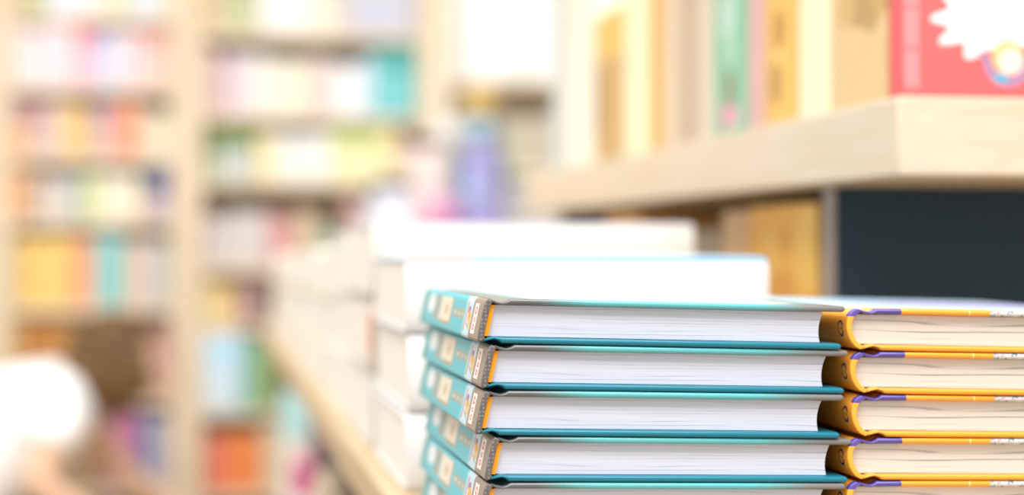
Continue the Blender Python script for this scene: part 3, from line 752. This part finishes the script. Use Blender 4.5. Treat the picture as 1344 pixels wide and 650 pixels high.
for s in (-1, 1):
    skin_mesh('shoe', [(P3(-.765, s * .112, .060), .044), (P3(-.82, s * .112, .046), .042), (P3(-.86, s * .112, .030), .028)], [(0, 1), (1, 2)], flat((235, 232, 228), .6, .8), person)
HC = (-.216, 0, .672)
bm = bmesh.new(); bmesh.ops.create_uvsphere(bm, u_segments=36, v_segments=24, radius=1)
for v in bm.verts:
    q = v.co.copy(); n = 1 + .018 * math.sin(14 * math.atan2(q.y, q.x + .3)) * (1 - abs(q.z))
    low = max(0, -q.z) * max(0, .5 - q.x)
    v.co = Vector(P3(HC[0] + q.x * .104 * n - .010 * low, HC[1] + q.y * .096 * n, HC[2] + q.z * .102 - .045 * low))
bmesh.ops.delete(bm, geom=[f for f in bm.faces if f.calc_center_median().x - OX > HC[0] + .030 and f.calc_center_median().z < HC[2] + .045], context='FACES')
h = obj('hair', bm, hairm, person); so = h.modifiers.new('thickness', 'SOLIDIFY'); so.thickness = .008; so.offset = 1
for sd in (-1, 1):
    for dx_, w_, l_ in (((.066, .026, .10), (.034, .030, .135)) if sd < 0 else ()) + ((-.005, .030, .155 if sd < 0 else .12), (-.045, .034, .12), (-.080, .034, .09)):
        pts = [(HC[0] + dx_, sd * .078, HC[2] + .02), (HC[0] + dx_, sd * .094, HC[2] - .04), (HC[0] + dx_ + .006, sd * .098, HC[2] - l_ * .62), (HC[0] + dx_ + .004, sd * .092, HC[2] - l_)]
        skin_mesh('hair_lock', [(P3(*q), (w_ * f, w_ * f * .62)) for q, f in zip(pts, (.9, 1.1, .9, .35))], [(0, 1), (1, 2), (2, 3)], hairm, person)
# features set onto the face's own surface
from mathutils.bvhtree import BVHTree
dg = bpy.context.evaluated_depsgraph_get(); dg.update()
ev = body.evaluated_get(dg); em = ev.to_mesh()
tree = BVHTree.FromPolygons([v.co.copy() for v in em.vertices], [tuple(q.vertices) for q in em.polygons]); ev.to_mesh_clear()
def on_face(y, z, sink=0):
    hit = tree.ray_cast(Vector((OX + .2, y, z)), Vector((-1, 0, 0)))[0]
    return (hit.x - sink if hit else OX - .10, y, z)
def on_side(sd, x, z):
    hit = tree.ray_cast(Vector((OX + x, sd * .3, z)), Vector((0, -sd, 0)))[0]
    return (OX + x, hit.y if hit else sd * .07, z)
dark = flat((52, 38, 30), .3, .8); eyew = flat((250, 248, 244), .3, .85)
EZ = .636
for sd in (-1, 1):
    p_ = on_face(sd * .027, EZ, .006)
    e_ = obj('eye', ball(.0105, 1, 1.15, .8, 14, p_), eyew, person)
    obj('iris', ball(.0055, .5, 1, 1, 12, (p_[0] + .009, p_[1], p_[2] - .001)), dark, e_)
    obj('eyebrow', ball(.014, .35, 1.2, .22, 10, on_face(sd * .028, EZ + .022, .001)), hairm, person)
    obj('ear', ball(.022, .75, .35, 1.25, 12, on_side(sd, -.200, EZ - .012)), skinc, person)
obj('nose', ball(.012, 1.15, .85, 1.5, 14, on_face(0, EZ - .024, -.001)), skinc, person)
obj('mouth', ball(.017, .32, 1.15, .30, 14, on_face(0, EZ - .052, .001)), flat((206, 120, 110), .5, .8), person)

# ================================================================== light, sky and camera
w = bpy.data.worlds.new('World'); SC.world = w; w.use_nodes = True
bg = w.node_tree.nodes['Background']; bg.inputs[0].default_value = (1, .99, .98, 1); bg.inputs[1].default_value = .76
def area(name, loc, rot, sx, sy, e, c=(1, .97, .93)):
    l = bpy.data.lights.new(name, 'AREA'); l.shape = 'RECTANGLE'; l.size = sx; l.size_y = sy; l.energy = e; l.color = c
    o = bpy.data.objects.new(name, l); COL.objects.link(o); o.location = loc; o.rotation_euler = rot
area('ceiling_panel', (-.2, -.3, 2.9), (math.radians(22), 0, 0), 2.2, 1.4, 84)
area('ceiling_panel', (-.2, 2.6, 2.9), (math.radians(20), 0, 0), 2.6, 1.2, 50)

cam = bpy.data.cameras.new('camera'); co = bpy.data.objects.new('camera', cam); COL.objects.link(co)
co.location = (0, 0, CAMZ); co.rotation_euler = (PI / 2, 0, -YAW)
cam.sensor_width = 36; cam.lens = 36 * F / 1344; cam.clip_start = .02
cam.dof.use_dof = True; cam.dof.focus_distance = .685; cam.dof.aperture_fstop = 3.5
SC.camera = co
vs = SC.view_settings; vs.view_transform = 'Standard'; vs.look = 'None'; vs.exposure = 0.38; vs.gamma = 1; vs.use_curve_mapping = False
SC.cycles.use_denoising = True
